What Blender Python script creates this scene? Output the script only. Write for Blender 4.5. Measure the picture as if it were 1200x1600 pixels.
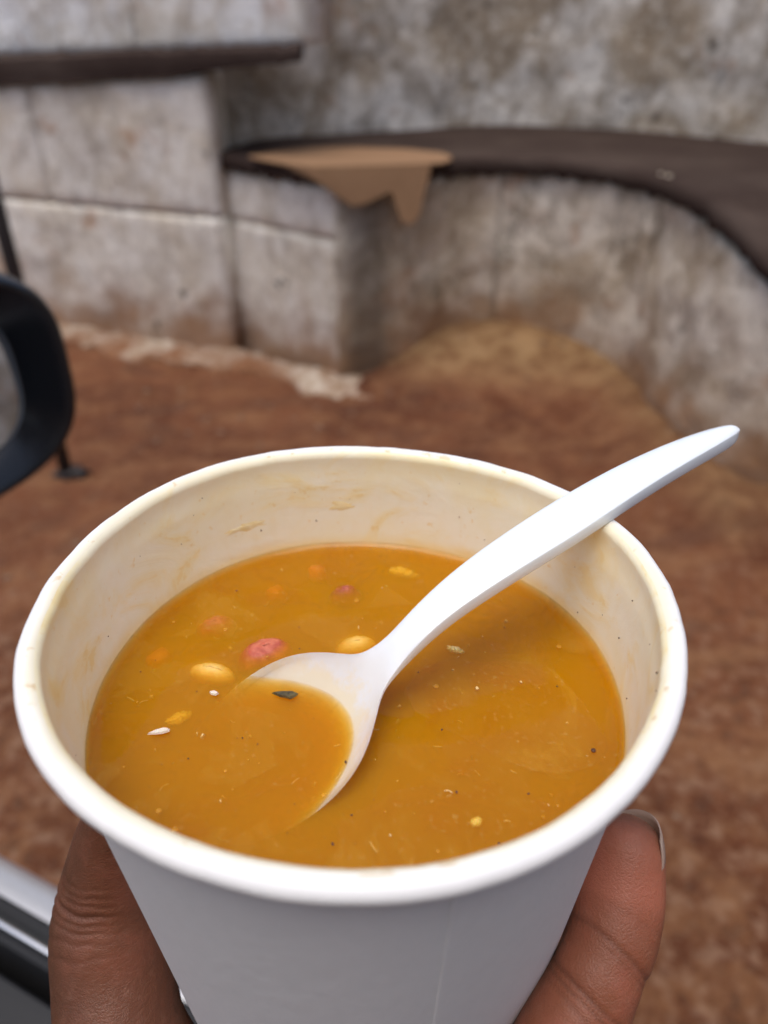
import bpy, bmesh, math, random
import numpy as np
from mathutils import Vector, noise, Matrix

random.seed(7)
rng = np.random.default_rng(7)
for o in list(bpy.data.objects):
    bpy.data.objects.remove(o)
SC = bpy.context.scene
COL = SC.collection
PI = math.pi

# ------------------------------------------------------------------ camera, sky, sun, exposure
EYE = 1.35
PITCH = 0.5801
cam_d = bpy.data.cameras.new('camera')
cam_d.sensor_fit = 'VERTICAL'
cam_d.sensor_height = 36.0
cam_d.lens = 27.0
cam_d.clip_start = 0.01
cam_d.clip_end = 500
cam_d.dof.use_dof = True
cam_d.dof.focus_distance = 0.134
cam_d.dof.aperture_fstop = 13.5
cam_o = bpy.data.objects.new('camera', cam_d)
cam_o.location = (0, 0, EYE)
cam_o.rotation_euler = (PI / 2 - PITCH, 0, 0)
COL.objects.link(cam_o)
SC.camera = cam_o

SUN_EL, SUN_AZ = math.radians(77), math.radians(215)     # azimuth clockwise from +Y
world = bpy.data.worlds.new('World')
SC.world = world
world.use_nodes = True
wn = world.node_tree.nodes
wl = world.node_tree.links
bg = wn['Background']
sky = wn.new('ShaderNodeTexSky')
sky.sky_type = 'NISHITA'
sky.sun_disc = False
sky.sun_elevation = SUN_EL
sky.sun_rotation = SUN_AZ
sky.air_density = 0.85
sky.dust_density = 4.0
sky.ozone_density = 1.2
wl.new(sky.outputs[0], bg.inputs[0])
bg.inputs[1].default_value = 0.15
sun_d = bpy.data.lights.new('sun', 'SUN')
sun_d.energy = 1.0
sun_d.angle = math.radians(45)
sun_d.color = (1.0, 0.96, 0.90)
sun_o = bpy.data.objects.new('sun', sun_d)
sd = Vector((math.sin(SUN_AZ) * math.cos(SUN_EL), math.cos(SUN_AZ) * math.cos(SUN_EL), math.sin(SUN_EL)))
sun_o.rotation_euler = sd.to_track_quat('Z', 'Y').to_euler()
sun_o.location = (0, 0, 6)
COL.objects.link(sun_o)
SC.view_settings.view_transform = 'Standard'
SC.view_settings.look = 'None'
SC.view_settings.exposure = 0.42
SC.view_settings.gamma = 1.0
SC.view_settings.use_curve_mapping = False
SC.render.engine = 'CYCLES'
SC.cycles.use_denoising = True
SC.cycles.max_bounces = 16
SC.cycles.diffuse_bounces = 6
SC.cycles.glossy_bounces = 4
SC.cycles.transmission_bounces = 6
SC.cycles.transparent_max_bounces = 12
SC.cycles.volume_bounces = 12

# ------------------------------------------------------------------ helpers
def tag(o, label=None, cat=None, group=None, kind=None):
    if label: o['label'] = label
    if cat: o['category'] = cat
    if group: o['group'] = group
    if kind: o['kind'] = kind
    return o

def origin_of(o):
    v = Vector((0, 0, 0))
    while o is not None:
        v += o.location
        o = o.parent
    return v

def thing(name, loc, label, cat, group=None):
    o = bpy.data.objects.new(name, None)
    o.location = loc
    o.empty_display_size = 0.02
    COL.objects.link(o)
    return tag(o, label, cat, group)

def mesh(name, verts, faces, mat, parent=None, smooth=True, loc=None, edges=()):
    """verts in world space; stored relative to the parent (or loc)"""
    base = origin_of(parent) if parent is not None else Vector((0, 0, 0))
    l = Vector(loc) if loc is not None else base.copy()
    me = bpy.data.meshes.new(name)
    me.from_pydata([tuple(Vector(v) - l) for v in verts], list(edges), [tuple(f) for f in faces])
    me.validate()
    if mat is not None:
        for m in (mat if isinstance(mat, (list, tuple)) else [mat]):
            me.materials.append(m)
    if smooth:
        for p in me.polygons: p.use_smooth = True
    o = bpy.data.objects.new(name, me)
    o.location = l - base
    if parent is not None: o.parent = parent
    COL.objects.link(o)
    return o

def fix_normals(o):
    bm = bmesh.new(); bm.from_mesh(o.data)
    bmesh.ops.recalc_face_normals(bm, faces=bm.faces)
    bm.to_mesh(o.data); bm.free()
    return o

def smoothstep(a, b, x):
    t = np.clip((np.asarray(x, float) - a) / (b - a), 0, 1)
    return t * t * (3 - 2 * t)

def loft(rings, cap0=True, cap1=True, closed=True):
    n = len(rings[0])
    V = [p for r in rings for p in r]
    F = []
    for i in range(len(rings) - 1):
        for j in range(n if closed else n - 1):
            k = (j + 1) % n
            F.append((i * n + j, i * n + k, (i + 1) * n + k, (i + 1) * n + j))
    if cap0: F.append(tuple(range(n))[::-1])
    if cap1: F.append(tuple((len(rings) - 1) * n + j for j in range(n)))
    return V, F

def box(x0, x1, y0, y1, z0, z1):
    V = [(x0, y0, z0), (x1, y0, z0), (x1, y1, z0), (x0, y1, z0), (x0, y0, z1), (x1, y0, z1), (x1, y1, z1), (x0, y1, z1)]
    F = [(0, 3, 2, 1), (4, 5, 6, 7), (0, 1, 5, 4), (1, 2, 6, 5), (2, 3, 7, 6), (3, 0, 4, 7)]
    return V, F

def catmull(P, n):
    P = np.asarray(P, float)
    Q = np.vstack([2 * P[0] - P[1], P, 2 * P[-1] - P[-2]])
    out = []
    for i in range(len(P) - 1):
        p0, p1, p2, p3 = Q[i:i + 4]
        for t in np.linspace(0, 1, n, endpoint=False):
            out.append(.5 * ((2 * p1) + (-p0 + p2) * t + (2 * p0 - 5 * p1 + 4 * p2 - p3) * t * t + (-p0 + 3 * p1 - 3 * p2 + p3) * t ** 3))
    out.append(P[-1])
    return np.array(out)

def fbm(x, y, z, o=4):
    return noise.fractal(Vector((x, y, z)), 1.0, 2.0, o)

# ------------------------------------------------------------------ node materials
class NT:
    def __init__(s, name):
        s.m = bpy.data.materials.new(name)
        s.m.use_nodes = True
        s.t = s.m.node_tree
        s.n = s.t.nodes
        s.b = s.n['Principled BSDF']
        s.out = s.n['Material Output']
    def link(s, a, b): s.t.links.new(a, b)
    def set(s, **k):
        for kk, v in k.items():
            inp = s.b.inputs[kk.replace('_', ' ')]
            if hasattr(v, 'is_linked') or isinstance(v, bpy.types.NodeSocket): s.link(v, inp)
            else: inp.default_value = v
    def node(s, typ, ins=None, **attrs):
        nd = s.n.new(typ)
        for k, v in attrs.items(): setattr(nd, k, v)
        for k, v in (ins or {}).items():
            inp = nd.inputs[k]
            if isinstance(v, bpy.types.NodeSocket): s.link(v, inp)
            else: inp.default_value = v
        return nd
    def pos(s): return s.node('ShaderNodeNewGeometry').outputs['Position']
    def objco(s): return s.node('ShaderNodeTexCoord').outputs['Object']
    def scale(s, v, sc, off=(0, 0, 0)):
        return s.node('ShaderNodeMapping', {0: v, 'Scale': sc, 'Location': off}).outputs[0]
    def noise(s, v, sc, det=4, rough=.55, dist=0.0):
        return s.node('ShaderNodeTexNoise', {'Vector': v, 'Scale': sc, 'Detail': det, 'Roughness': rough, 'Distortion': dist}).outputs[0]
    def ramp(s, f, a, b):
        return s.node('ShaderNodeMapRange', {0: f, 1: a, 2: b, 3: 0.0, 4: 1.0}, interpolation_type='SMOOTHSTEP').outputs[0]
    def math(s, op, a, b=0.0):
        return s.node('ShaderNodeMath', {0: a, 1: b}, operation=op).outputs[0]
    def mix(s, f, a, b, mode='MIX'):
        nd = s.n.new('ShaderNodeMix'); nd.data_type = 'RGBA'; nd.blend_type = mode
        for sock, v in ((nd.inputs[0], f), (nd.inputs[6], a), (nd.inputs[7], b)):
            if isinstance(v, bpy.types.NodeSocket): s.link(v, sock)
            elif isinstance(v, (int, float)): sock.default_value = v
            else: sock.default_value = (*v, 1)
        return nd.outputs[2]
    def bump(s, h, strength=.5, dist=.01, normal=None):
        nd = s.node('ShaderNodeBump', {'Height': h, 'Strength': strength, 'Distance': dist})
        if normal is not None: s.link(normal, nd.inputs['Normal'])
        s.link(nd.outputs[0], s.b.inputs['Normal'])
        return nd.outputs[0]
    def sep(s, v): return s.node('ShaderNodeSeparateXYZ', {0: v}).outputs

def rgb(*c): return (*c, 1.0)

def wall_material(name, dark, mid, light, mould=.5, dirt_z=None, seed=0.0, brown=.6):
    t = NT(name)
    P = t.scale(t.pos(), (1, 1, 1), (seed, seed * 1.7, seed * .3))
    n1 = t.noise(P, 2.3, 7, .62, .5)
    n2 = t.noise(t.scale(P, (7, 7, 1.6)), 1.0, 6, .68, .9)           # weathering that runs down
    n3 = t.noise(P, 15, 6, .72, .3)
    n4 = t.noise(P, 62, 5, .72)
    n5 = t.noise(t.scale(P, (1, 1, .75), (5, 3, 8)), 3.4, 6, .66, .8)
    c = t.mix(t.ramp(n1, .38, .62), mid, light)
    c = t.mix(t.math('MULTIPLY', t.ramp(n5, .50, .66), brown), c, (.235, .165, .095))
    c = t.mix(t.math('MULTIPLY', t.ramp(n2, .50, .72), .5), c, dark)
    c = t.mix(t.math('MULTIPLY', t.ramp(n3, .46, .64), .45), c, dark)
    c = t.mix(t.math('MULTIPLY', t.ramp(n3, .47, .33), .5), c, light)
    c = t.mix(t.math('MULTIPLY', t.ramp(n4, .50, .66), .35), c, (.80, .75, .66))
    m = t.ramp(t.noise(t.scale(P, (1.8, 1.8, 1.5), (3, 1, 5)), 1.3, 6, .68, .6), .50, .70)
    m = t.math('MULTIPLY', m, t.ramp(t.math('ADD', t.math('MULTIPLY', n4, .6), t.math('MULTIPLY', n3, .4)), .40, .58))
    c = t.mix(t.math('MULTIPLY', m, mould), c, (.085, .068, .045))
    sp = t.ramp(t.noise(P, 9, 3, .55), .68, .75)
    c = t.mix(t.math('MULTIPLY', sp, .75), c, (.06, .045, .03))
    if dirt_z:
        z = t.sep(t.pos())[2]
        zz = t.math('ADD', z, t.math('MULTIPLY', t.math('SUBTRACT', t.noise(P, 4.5, 6, .65), .5), dirt_z * 2.0))
        d = t.ramp(zz, dirt_z * 1.15, .02)
        c = t.mix(t.math('MULTIPLY', d, .9), c, t.mix(n3, (.22, .10, .045), (.36, .19, .085)))
    if name == 'stained_plaster':                                    # darker band beside the corner
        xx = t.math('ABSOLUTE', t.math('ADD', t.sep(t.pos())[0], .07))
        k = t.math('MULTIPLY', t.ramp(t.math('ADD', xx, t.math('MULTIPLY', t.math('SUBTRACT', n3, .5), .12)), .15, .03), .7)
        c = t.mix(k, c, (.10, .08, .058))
    rust = t.ramp(t.noise(t.scale(P, (1, 1, 1), (7, 7, 7)), 5.0, 3, .5), .63, .74)
    c = t.mix(t.math('MULTIPLY', rust, .6), c, (.42, .22, .11))
    t.set(Base_Color=c, Roughness=.95, Specular_IOR_Level=.15)
    h = t.math('ADD', t.math('MULTIPLY', n3, .7), t.math('MULTIPLY', n4, .6))
    t.bump(h, .9, .016)
    return t.m

M = {}
M['whitewash'] = wall_material('whitewashed_block', (.42, .345, .255), (.70, .615, .49), (.86, .81, .72), .35, .36, 0.0, .28)
M['upper_white'] = wall_material('upper_whitewash', (.42, .34, .25), (.70, .64, .55), (.86, .85, .83), .3, None, 4.0, .35)
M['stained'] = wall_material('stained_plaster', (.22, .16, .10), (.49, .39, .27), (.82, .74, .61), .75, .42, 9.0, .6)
M['rear'] = wall_material('rear_plaster', (.19, .145, .10), (.41, .33, .24), (.84, .80, .73), .8, None, 15.0, .6)
t = NT('pale_mortar')
P = t.pos()
n_ = t.noise(P, 4.5, 5, .55, .4)
z_ = t.sep(P)[2]
f_ = t.ramp(t.math('ADD', n_, t.math('MULTIPLY', z_, 4.0)), .46, .80)
c = t.mix(f_, (.20, .095, .048), t.mix(t.ramp(t.noise(P, 22, 5, .6), .36, .68), (.31, .23, .155), (.50, .43, .35)))
t.set(Base_Color=c, Roughness=.95, Specular_IOR_Level=.15)
t.bump(n_, .8, .015)
M['footing'] = t.m

t = NT('joint_mortar')
t.set(Base_Color=t.mix(t.noise(t.pos(), 30), (.06, .05, .042), (.13, .11, .09)), Roughness=.95)
M['mortar'] = t.m

t = NT('brown_ledge_paint')
P = t.pos()
c = t.mix(t.ramp(t.noise(t.scale(P, (1, 1.6, 2)), 2.5, 6, .65), .4, .7), (.040, .026, .021), (.066, .047, .038))
c = t.mix(t.math('MULTIPLY', t.ramp(t.noise(P, 14, 5, .7), .58, .74), .3), c, (.12, .09, .07))
t.set(Base_Color=c, Roughness=.9, Specular_IOR_Level=.12)
t.bump(t.noise(P, 22, 5), .4, .01)
M['ledge'] = t.m

t = NT('cardboard')
P = t.pos()
c = t.mix(t.noise(t.scale(P, (2, 14, 6)), 3.0, 4), (.215, .118, .055), (.29, .165, .083))
c = t.mix(t.math('MULTIPLY', t.ramp(t.noise(P, 12, 3), .6, .7), .3), c, (.27, .16, .085))
t.set(Base_Color=c, Roughness=.85)
M['cardboard'] = t.m

t = NT('laterite_soil')
P = t.pos()
n1 = t.noise(P, 1.9, 5, .6, .5); n2 = t.noise(P, 9, 6, .65); n3 = t.noise(P, 46, 5, .7); n4 = t.noise(P, 150, 3, .6)
c = t.mix(t.ramp(n1, .38, .62), (.118, .038, .015), (.195, .072, .030))
c = t.mix(t.math('MULTIPLY', t.ramp(n2, .45, .68), .6), c, (.27, .128, .056))
n5 = t.noise(t.scale(P, (1, 1, 1), (4, 2, 1)), 24, 5, .62)
near = t.ramp(t.sep(P)[1], 2.1, 1.1)
amt = t.math('ADD', t.math('MULTIPLY', near, .5), .12)
c = t.mix(t.math('MULTIPLY', t.ramp(n5, .49, .64), amt), c, (.32, .19, .12))
c = t.mix(t.math('MULTIPLY', t.ramp(n5, .47, .36), amt), c, (.07, .03, .018))
n6 = t.noise(t.scale(P, (1, 1.6, 1), (1, 8, 3)), 3.2, 4, .55, .5)
c = t.mix(t.math('MULTIPLY', t.ramp(n6, .52, .68), .55), c, (.28, .135, .062))
c = t.mix(t.math('MULTIPLY', t.ramp(n6, .46, .34), .5), c, (.10, .042, .024))
c = t.mix(t.math('MULTIPLY', t.ramp(n3, .5, .66), .3), c, (.28, .165, .105))
c = t.mix(t.math('MULTIPLY', t.ramp(n3, .48, .34), .3), c, (.075, .03, .018))
c = t.mix(t.math('MULTIPLY', t.ramp(n4, .56, .7), .35), c, (.36, .23, .15))
z = t.sep(P)[2]
c = t.mix(t.math('MULTIPLY', t.ramp(z, .03, .14), .85), c, t.mix(t.ramp(n2, .35, .65), (.22, .115, .05), (.40, .25, .12)))
t.set(Base_Color=c, Roughness=.95, Specular_IOR_Level=.2)
t.bump(t.math('ADD', n3, t.math('MULTIPLY', n4, .5)), .9, .02)
M['soil'] = t.m

t = NT('small_stones')
c = t.mix(t.noise(t.pos(), 30, 2), (.10, .05, .03), (.30, .19, .12))
t.set(Base_Color=c, Roughness=.9)
M['pebble'] = t.m

t = NT('dry_leaf'); t.set(Base_Color=rgb(.42, .27, .05), Roughness=.7); M['leaf'] = t.m
t = NT('dark_iron')
t.set(Base_Color=t.mix(t.noise(t.pos(), 60), (.018, .018, .02), (.05, .04, .036)), Roughness=.6, Metallic=.3); M['iron'] = t.m

# car
t = NT('silver_car_paint'); t.set(Base_Color=rgb(.50, .51, .53), Metallic=.25, Roughness=.32, Coat_Weight=.6, Coat_Roughness=.05); M['paint'] = t.m
t = NT('black_rubber'); t.set(Base_Color=rgb(.012, .012, .013), Roughness=.55); M['rubber'] = t.m
t = NT('chrome'); t.set(Base_Color=rgb(.75, .78, .80), Metallic=1.0, Roughness=.18); M['chrome'] = t.m
t = NT('black_plastic')
t.set(Base_Color=rgb(.006, .007, .009), Roughness=.26, Specular_IOR_Level=.45, Coat_Weight=.15, Coat_Roughness=.15)
t.bump(t.noise(t.pos(), 900, 2), .08, .0006); M['plastic'] = t.m
t = NT('mirror_glass'); t.set(Base_Color=rgb(.45, .46, .47), Metallic=1.0, Roughness=.03); M['mirror'] = t.m
t = NT('glass_edge'); t.set(Base_Color=rgb(.10, .11, .12), Roughness=.25); M['edge'] = t.m
t = NT('door_trim'); t.set(Base_Color=rgb(.014, .014, .015), Roughness=.6); M['trim'] = t.m
t = NT('headliner'); t.set(Base_Color=rgb(.55, .54, .52), Roughness=.95); M['headliner'] = t.m

# cup
t = NT('outer_paper')
P = t.objco()
g = t.noise(t.scale(P, (420, 420, 260)), 1.0, 4, .65)
c = t.mix(g, (.735, .745, .75), (.80, .805, .81))
t.set(Base_Color=c, Roughness=.55, Specular_IOR_Level=.35)
t.bump(t.math('ADD', g, t.math('MULTIPLY', t.noise(P, 120, 2), .6)), .22, .0006)
M['paper'] = t.m

t = NT('rim_paper')
P = t.objco()
inn = t.node('ShaderNodeAttribute', attribute_name='inner').outputs['Fac']
n = t.noise(P, 55, 4, .6)
f = t.ramp(t.math('ADD', inn, t.math('MULTIPLY', t.math('SUBTRACT', n, .5), .9)), .48, .95)
c = t.mix(f, (.87, .875, .87), (.85, .80, .63))
n2 = t.noise(P, 240, 3, .6)
c = t.mix(t.math('MULTIPLY', t.math('MULTIPLY', t.ramp(n2, .60, .68), f), .7), c, (.66, .46, .20))
t.set(Base_Color=c, Roughness=.40, Specular_IOR_Level=.45)
t.bump(t.noise(P, 260, 3), .12, .0006)
M['rim'] = t.m

t = NT('stained_lining')
P = t.objco()
z = t.sep(P)[2]
n1 = t.noise(P, 42, 5, .62, .6)
n2 = t.noise(t.scale(P, (1, 1, 1.5), (.3, .1, .2)), 62, 5, .62, 1.0)
n3 = t.noise(P, 420, 3, .6)
n4 = t.noise(t.scale(P, (1, 1, .35)), 300, 4, .6)
c = t.mix(t.ramp(n1, .36, .66), (.90, .88, .73), (.885, .835, .60))
c = t.mix(t.math('MULTIPLY', t.ramp(n2, .45, .76), .75), c, (.88, .71, .30))
c = t.mix(t.math('MULTIPLY', t.math('MULTIPLY', t.ramp(n2, .60, .64), t.ramp(n4, .40, .60)), .35), c, (.82, .60, .20))
c = t.mix(t.math('MULTIPLY', t.ramp(n4, .5, .75), .22), c, (.84, .72, .44))
zz_ = t.math('ADD', z, t.math('MULTIPLY', t.math('SUBTRACT', n1, .5), .008))
c = t.mix(t.math('MULTIPLY', t.ramp(zz_, .0745, .0700), .7), c, (.85, .60, .17))
c = t.mix(t.math('MULTIPLY', t.ramp(zz_, .0830, .0900), .25), c, (.86, .74, .42))
c = t.mix(t.math('MULTIPLY', t.ramp(n3, .64, .74), .45), c, (.80, .56, .16))
t.set(Base_Color=c, Roughness=.36, Specular_IOR_Level=.45)
t.bump(t.math('ADD', t.noise(P, 90, 3), t.math('MULTIPLY', n2, 1.0)), .14, .0012)
M['lining'] = t.m

# spoon
t = NT('white_plastic')
P = t.objco()
zc = t.sep(P)[2]
wet = t.math('MULTIPLY', t.ramp(t.math('ADD', zc, t.math('MULTIPLY', t.math('SUBTRACT', t.noise(P, 230, 4, .6), .5), .009)), -.0165, -.0205), .55)
t.set(Base_Color=t.mix(wet, (.80, .885, .97), (.82, .66, .28)), Roughness=.16, Specular_IOR_Level=.5, Subsurface_Weight=.6, Subsurface_Scale=.004, Subsurface_Radius=(1, 1, 1))
t.bump(t.noise(P, 160, 2), .05, .0008)
M['spoon'] = t.m

# soup: clear skin that reflects, cloudy inside
t = NT('thick_soup')
t.n.remove(t.b)
P = t.objco()
warp = t.node('ShaderNodeVectorMath', {0: P, 1: t.node('ShaderNodeVectorMath', {0: t.node('ShaderNodeTexNoise', {'Vector': P, 'Scale': 55.0, 'Detail': 3.0}).outputs[1], 1: (.012, .012, .012)}, operation='MULTIPLY').outputs[0]}, operation='ADD').outputs[0]
wx = t.sep(warp)
ex = t.math('DIVIDE', t.math('SUBTRACT', wx[0], .031), .0165)
ey = t.math('DIVIDE', t.math('SUBTRACT', t.math('ADD', wx[1], t.math('MULTIPLY', wx[0], .28)), .012), .0115)
dist_ = t.math('SQRT', t.math('ADD', t.math('POWER', ex, 2.0), t.math('POWER', ey, 2.0)))
sheen_film = t.math('MULTIPLY', t.ramp(dist_, 1.0, .955), .8)  # reflection right of the spoon, painted as a paler, shinier ellipse
sheen_film = t.math('ADD', sheen_film, t.math('MULTIPLY', t.ramp(t.math('ABSOLUTE', t.math('SUBTRACT', dist_, .985)), .035, .005), .6))  # bright edge line of that painted reflection
film2 = t.ramp(t.noise(t.scale(warp, (1, 1, 1), (.4, .1, 0)), 30, 2, .4), .54, .555)
sheen_film = t.math('MAXIMUM', sheen_film, t.math('MULTIPLY', film2, .5))
cloud = t.noise(P, 75, 5, .62, .7)
pulp = t.noise(P, 1100, 3, .6)
h = t.math('ADD', t.math('ADD', t.noise(P, 110, 3, .5), t.math('MULTIPLY', pulp, .16)), t.math('MULTIPLY', sheen_film, .25))
bp = t.node('ShaderNodeBump', {'Height': h, 'Strength': .07, 'Distance': .0010})
fr = t.node('ShaderNodeFresnel', {'IOR': t.math('ADD', t.math('MULTIPLY', sheen_film, .06), 1.31), 'Normal': bp.outputs[0]})
gl = t.node('ShaderNodeBsdfGlossy', {'Roughness': t.math('ADD', t.math('MULTIPLY', sheen_film, .06), .025), 'Normal': bp.outputs[0]})
tr = t.node('ShaderNodeBsdfTransparent')
pc = t.mix(t.ramp(cloud, .40, .62), (.50, .175, .004), (.64, .34, .03))
pc = t.mix(t.math('MULTIPLY', t.ramp(pulp, .55, .68), .6), pc, (.78, .56, .17))
df = t.node('ShaderNodeBsdfDiffuse', {'Color': pc, 'Normal': bp.outputs[0]})
amt = t.math('ADD', t.math('MULTIPLY', sheen_film, .13), t.math('MULTIPLY', t.ramp(t.math('ABSOLUTE', t.math('SUBTRACT', cloud, .5)), .02, .14), .12))
amt = t.math('ADD', amt, t.math('MULTIPLY', t.ramp(pulp, .60, .72), .07))
m0 = t.node('ShaderNodeMixShader', {0: amt, 1: tr.outputs[0], 2: df.outputs[0]})
ms = t.node('ShaderNodeMixShader', {0: fr.outputs[0], 1: m0.outputs[0], 2: gl.outputs[0]})
t.link(ms.outputs[0], t.out.inputs[0])
SOUP_D = 400.0
vs = t.node('ShaderNodeVolumeScatter', {'Color': rgb(1.0, .86, .02), 'Density': SOUP_D, 'Anisotropy': .0})
va = t.node('ShaderNodeVolumeAbsorption', {'Color': rgb(.948, .768, .0), 'Density': 1000.0})
ad = t.node('ShaderNodeAddShader', {0: vs.outputs[0], 1: va.outputs[0]})
t.link(ad.outputs[0], t.out.inputs[1])
M['soup'] = t.m

def food(name, a, b, sc=400, rough=.6, sss=.3):
    t = NT(name)
    P = t.objco()
    n = t.noise(P, sc, 4, .6, .4)
    t.set(Base_Color=t.mix(t.ramp(n, .35, .65), a, b), Roughness=rough, Subsurface_Weight=sss, Subsurface_Scale=.002, Subsurface_Radius=(1, .4, .2))
    t.bump(n, .4, .0008)
    return t.m
M['bean_red'] = food('red_bean_skin', (.42, .075, .04), (.62, .19, .11), 300)
M['bean_purple'] = food('purple_bean_skin', (.30, .05, .05), (.48, .13, .12), 300)
M['bean_cream'] = food('cream_bean_skin', (.82, .66, .34), (.86, .75, .50), 200)
M['carrot'] = food('carrot_flesh', (.66, .24, .03), (.72, .30, .05), 200)
M['seed'] = food('pale_seed', (.72, .62, .52), (.82, .74, .66), 500)
M['yellow_bit'] = food('yellow_flesh', (.80, .60, .12), (.85, .68, .25), 400)
M['herb'] = food('dark_herb', (.04, .03, .012), (.11, .085, .03), 900, .5, 0)
M['pepper'] = food('pepper_fleck', (.03, .012, .006), (.16, .06, .02), 900, .6, 0)
M['fibre'] = food('pale_fibre', (.70, .46, .14), (.80, .62, .30), 900, .5, 0)
M['residue'] = food('dried_soup', (.85, .70, .34), (.86, .76, .48), 300, .4, 0)

t = NT('golden_oil'); t.set(Base_Color=rgb(.72, .36, .03), Roughness=.05, Specular_IOR_Level=.5, Alpha=.35); M['oil'] = t.m

# skin
t = NT('brown_skin')
P = t.objco()
pad = t.node('ShaderNodeAttribute', attribute_name='pad').outputs['Fac']
crs = t.node('ShaderNodeAttribute', attribute_name='crease').outputs['Fac']
n1 = t.noise(P, 95, 4, .6); n2 = t.noise(P, 420, 4, .6)
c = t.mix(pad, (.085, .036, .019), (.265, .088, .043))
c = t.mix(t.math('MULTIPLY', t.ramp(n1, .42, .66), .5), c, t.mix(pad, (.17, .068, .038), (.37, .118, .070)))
c = t.mix(t.math('MULTIPLY', t.ramp(n2, .5, .7), .16), c, (.30, .15, .10))
tipf = t.node('ShaderNodeAttribute', attribute_name='tip').outputs['Fac']
c = t.mix(t.math('MULTIPLY', tipf, .75), c, (.46, .15, .085))
c = t.mix(t.math('MULTIPLY', crs, .55), c, (.10, .035, .02))
vor = t.node('ShaderNodeTexVoronoi', {'Vector': P, 'Scale': 1700.0}, feature='DISTANCE_TO_EDGE').outputs[0]
wr = t.noise(t.scale(P, (260, 260, 900)), 1.0, 4, .65, 1.5)
wr2 = t.noise(t.scale(P, (900, 500, 500)), 1.0, 3, .6, .8)
h = t.math('ADD', t.math('MULTIPLY', t.ramp(vor, 0, .22), .2), t.math('ADD', t.math('MULTIPLY', wr, 1.1), t.math('MULTIPLY', wr2, .45)))
t.set(Base_Color=c, Roughness=.46, Specular_IOR_Level=.42, Subsurface_Weight=.22, Subsurface_Scale=.003, Subsurface_Radius=(1.0, .28, .14))
t.bump(h, .30, .0007)
M['skin'] = t.m
t = NT('fingernail')
t.set(Base_Color=rgb(.50, .38, .31), Roughness=.22, Alpha=.6); M['nail'] = t.m

# ------------------------------------------------------------------ the ground
def ground_h(x, y):
    m = .185 * np.exp(-(np.abs((x - .56) / .60) ** 3.2 + np.abs((y - 3.40) / .50) ** 2.4))
    m = m + .09 * smoothstep(.72, 1.05, x) * smoothstep(1.5, 2.1, y) * smoothstep(3.6, 2.9, y)
    return m

xs = np.concatenate([[-80, -40, -20, -10, -6, -4, -3], np.linspace(-2.6, 2.2, 190), [3, 4, 6, 10, 20, 40, 80]])
ys = np.concatenate([[-80, -40, -20, -10, -5, -2, -1, 0], np.linspace(.3, 4.2, 165), [5, 6, 10, 20, 40, 80]])
V = []
for y in ys:
    for x in xs:
        z = float(ground_h(x, y))
        if -3 < x < 3 and .2 < y < 4.4:
            z += .016 * fbm(x * 2.3, y * 2.3, 0) + .006 * fbm(x * 11, y * 11, 3)
        V.append((x, y, z))
nx = len(xs)
F = [(j * nx + i, j * nx + i + 1, (j + 1) * nx + i + 1, (j + 1) * nx + i) for j in range(len(ys) - 1) for i in range(nx - 1)]
tag(mesh('ground', V, F, M['soil']), kind='structure')

# loose stones, one mass of small lumps
bm = bmesh.new()
for k in range(420):
    x = rng.uniform(-1.6, 1.9); y = rng.uniform(.7, 3.2)
    s = .004 + .010 * rng.random() ** 3
    mt = Matrix.Translation((x, y, float(ground_h(x, y)) + .016 * fbm(x * 2.3, y * 2.3, 0) + s * .3)) @ Matrix.Rotation(rng.random() * 6, 4, 'Z') @ Matrix.Diagonal((s * rng.uniform(.8, 1.5), s, s * .7, 1))
    bmesh.ops.create_icosphere(bm, subdivisions=1, radius=1, matrix=mt)
me = bpy.data.meshes.new('gravel'); bm.to_mesh(me); bm.free(); me.materials.append(M['pebble'])
gr = bpy.data.objects.new('gravel', me); COL.objects.link(gr)
tag(gr, 'small loose brown stones strewn over the red soil', None, None, 'stuff')

# ------------------------------------------------------------------ walls
def resample(path, step):
    P = np.asarray(path, float)
    d = np.r_[0, np.cumsum(np.hypot(*np.diff(P, axis=0).T))]
    n = max(2, int(d[-1] / step) + 1)
    s = np.linspace(0, d[-1], n)
    return np.c_[np.interp(s, d, P[:, 0]), np.interp(s, d, P[:, 1])], s

def path_normals(P):
    T = np.gradient(P, axis=0)
    T /= np.linalg.norm(T, axis=1)[:, None]
    return np.c_[T[:, 1], -T[:, 0]]

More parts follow.
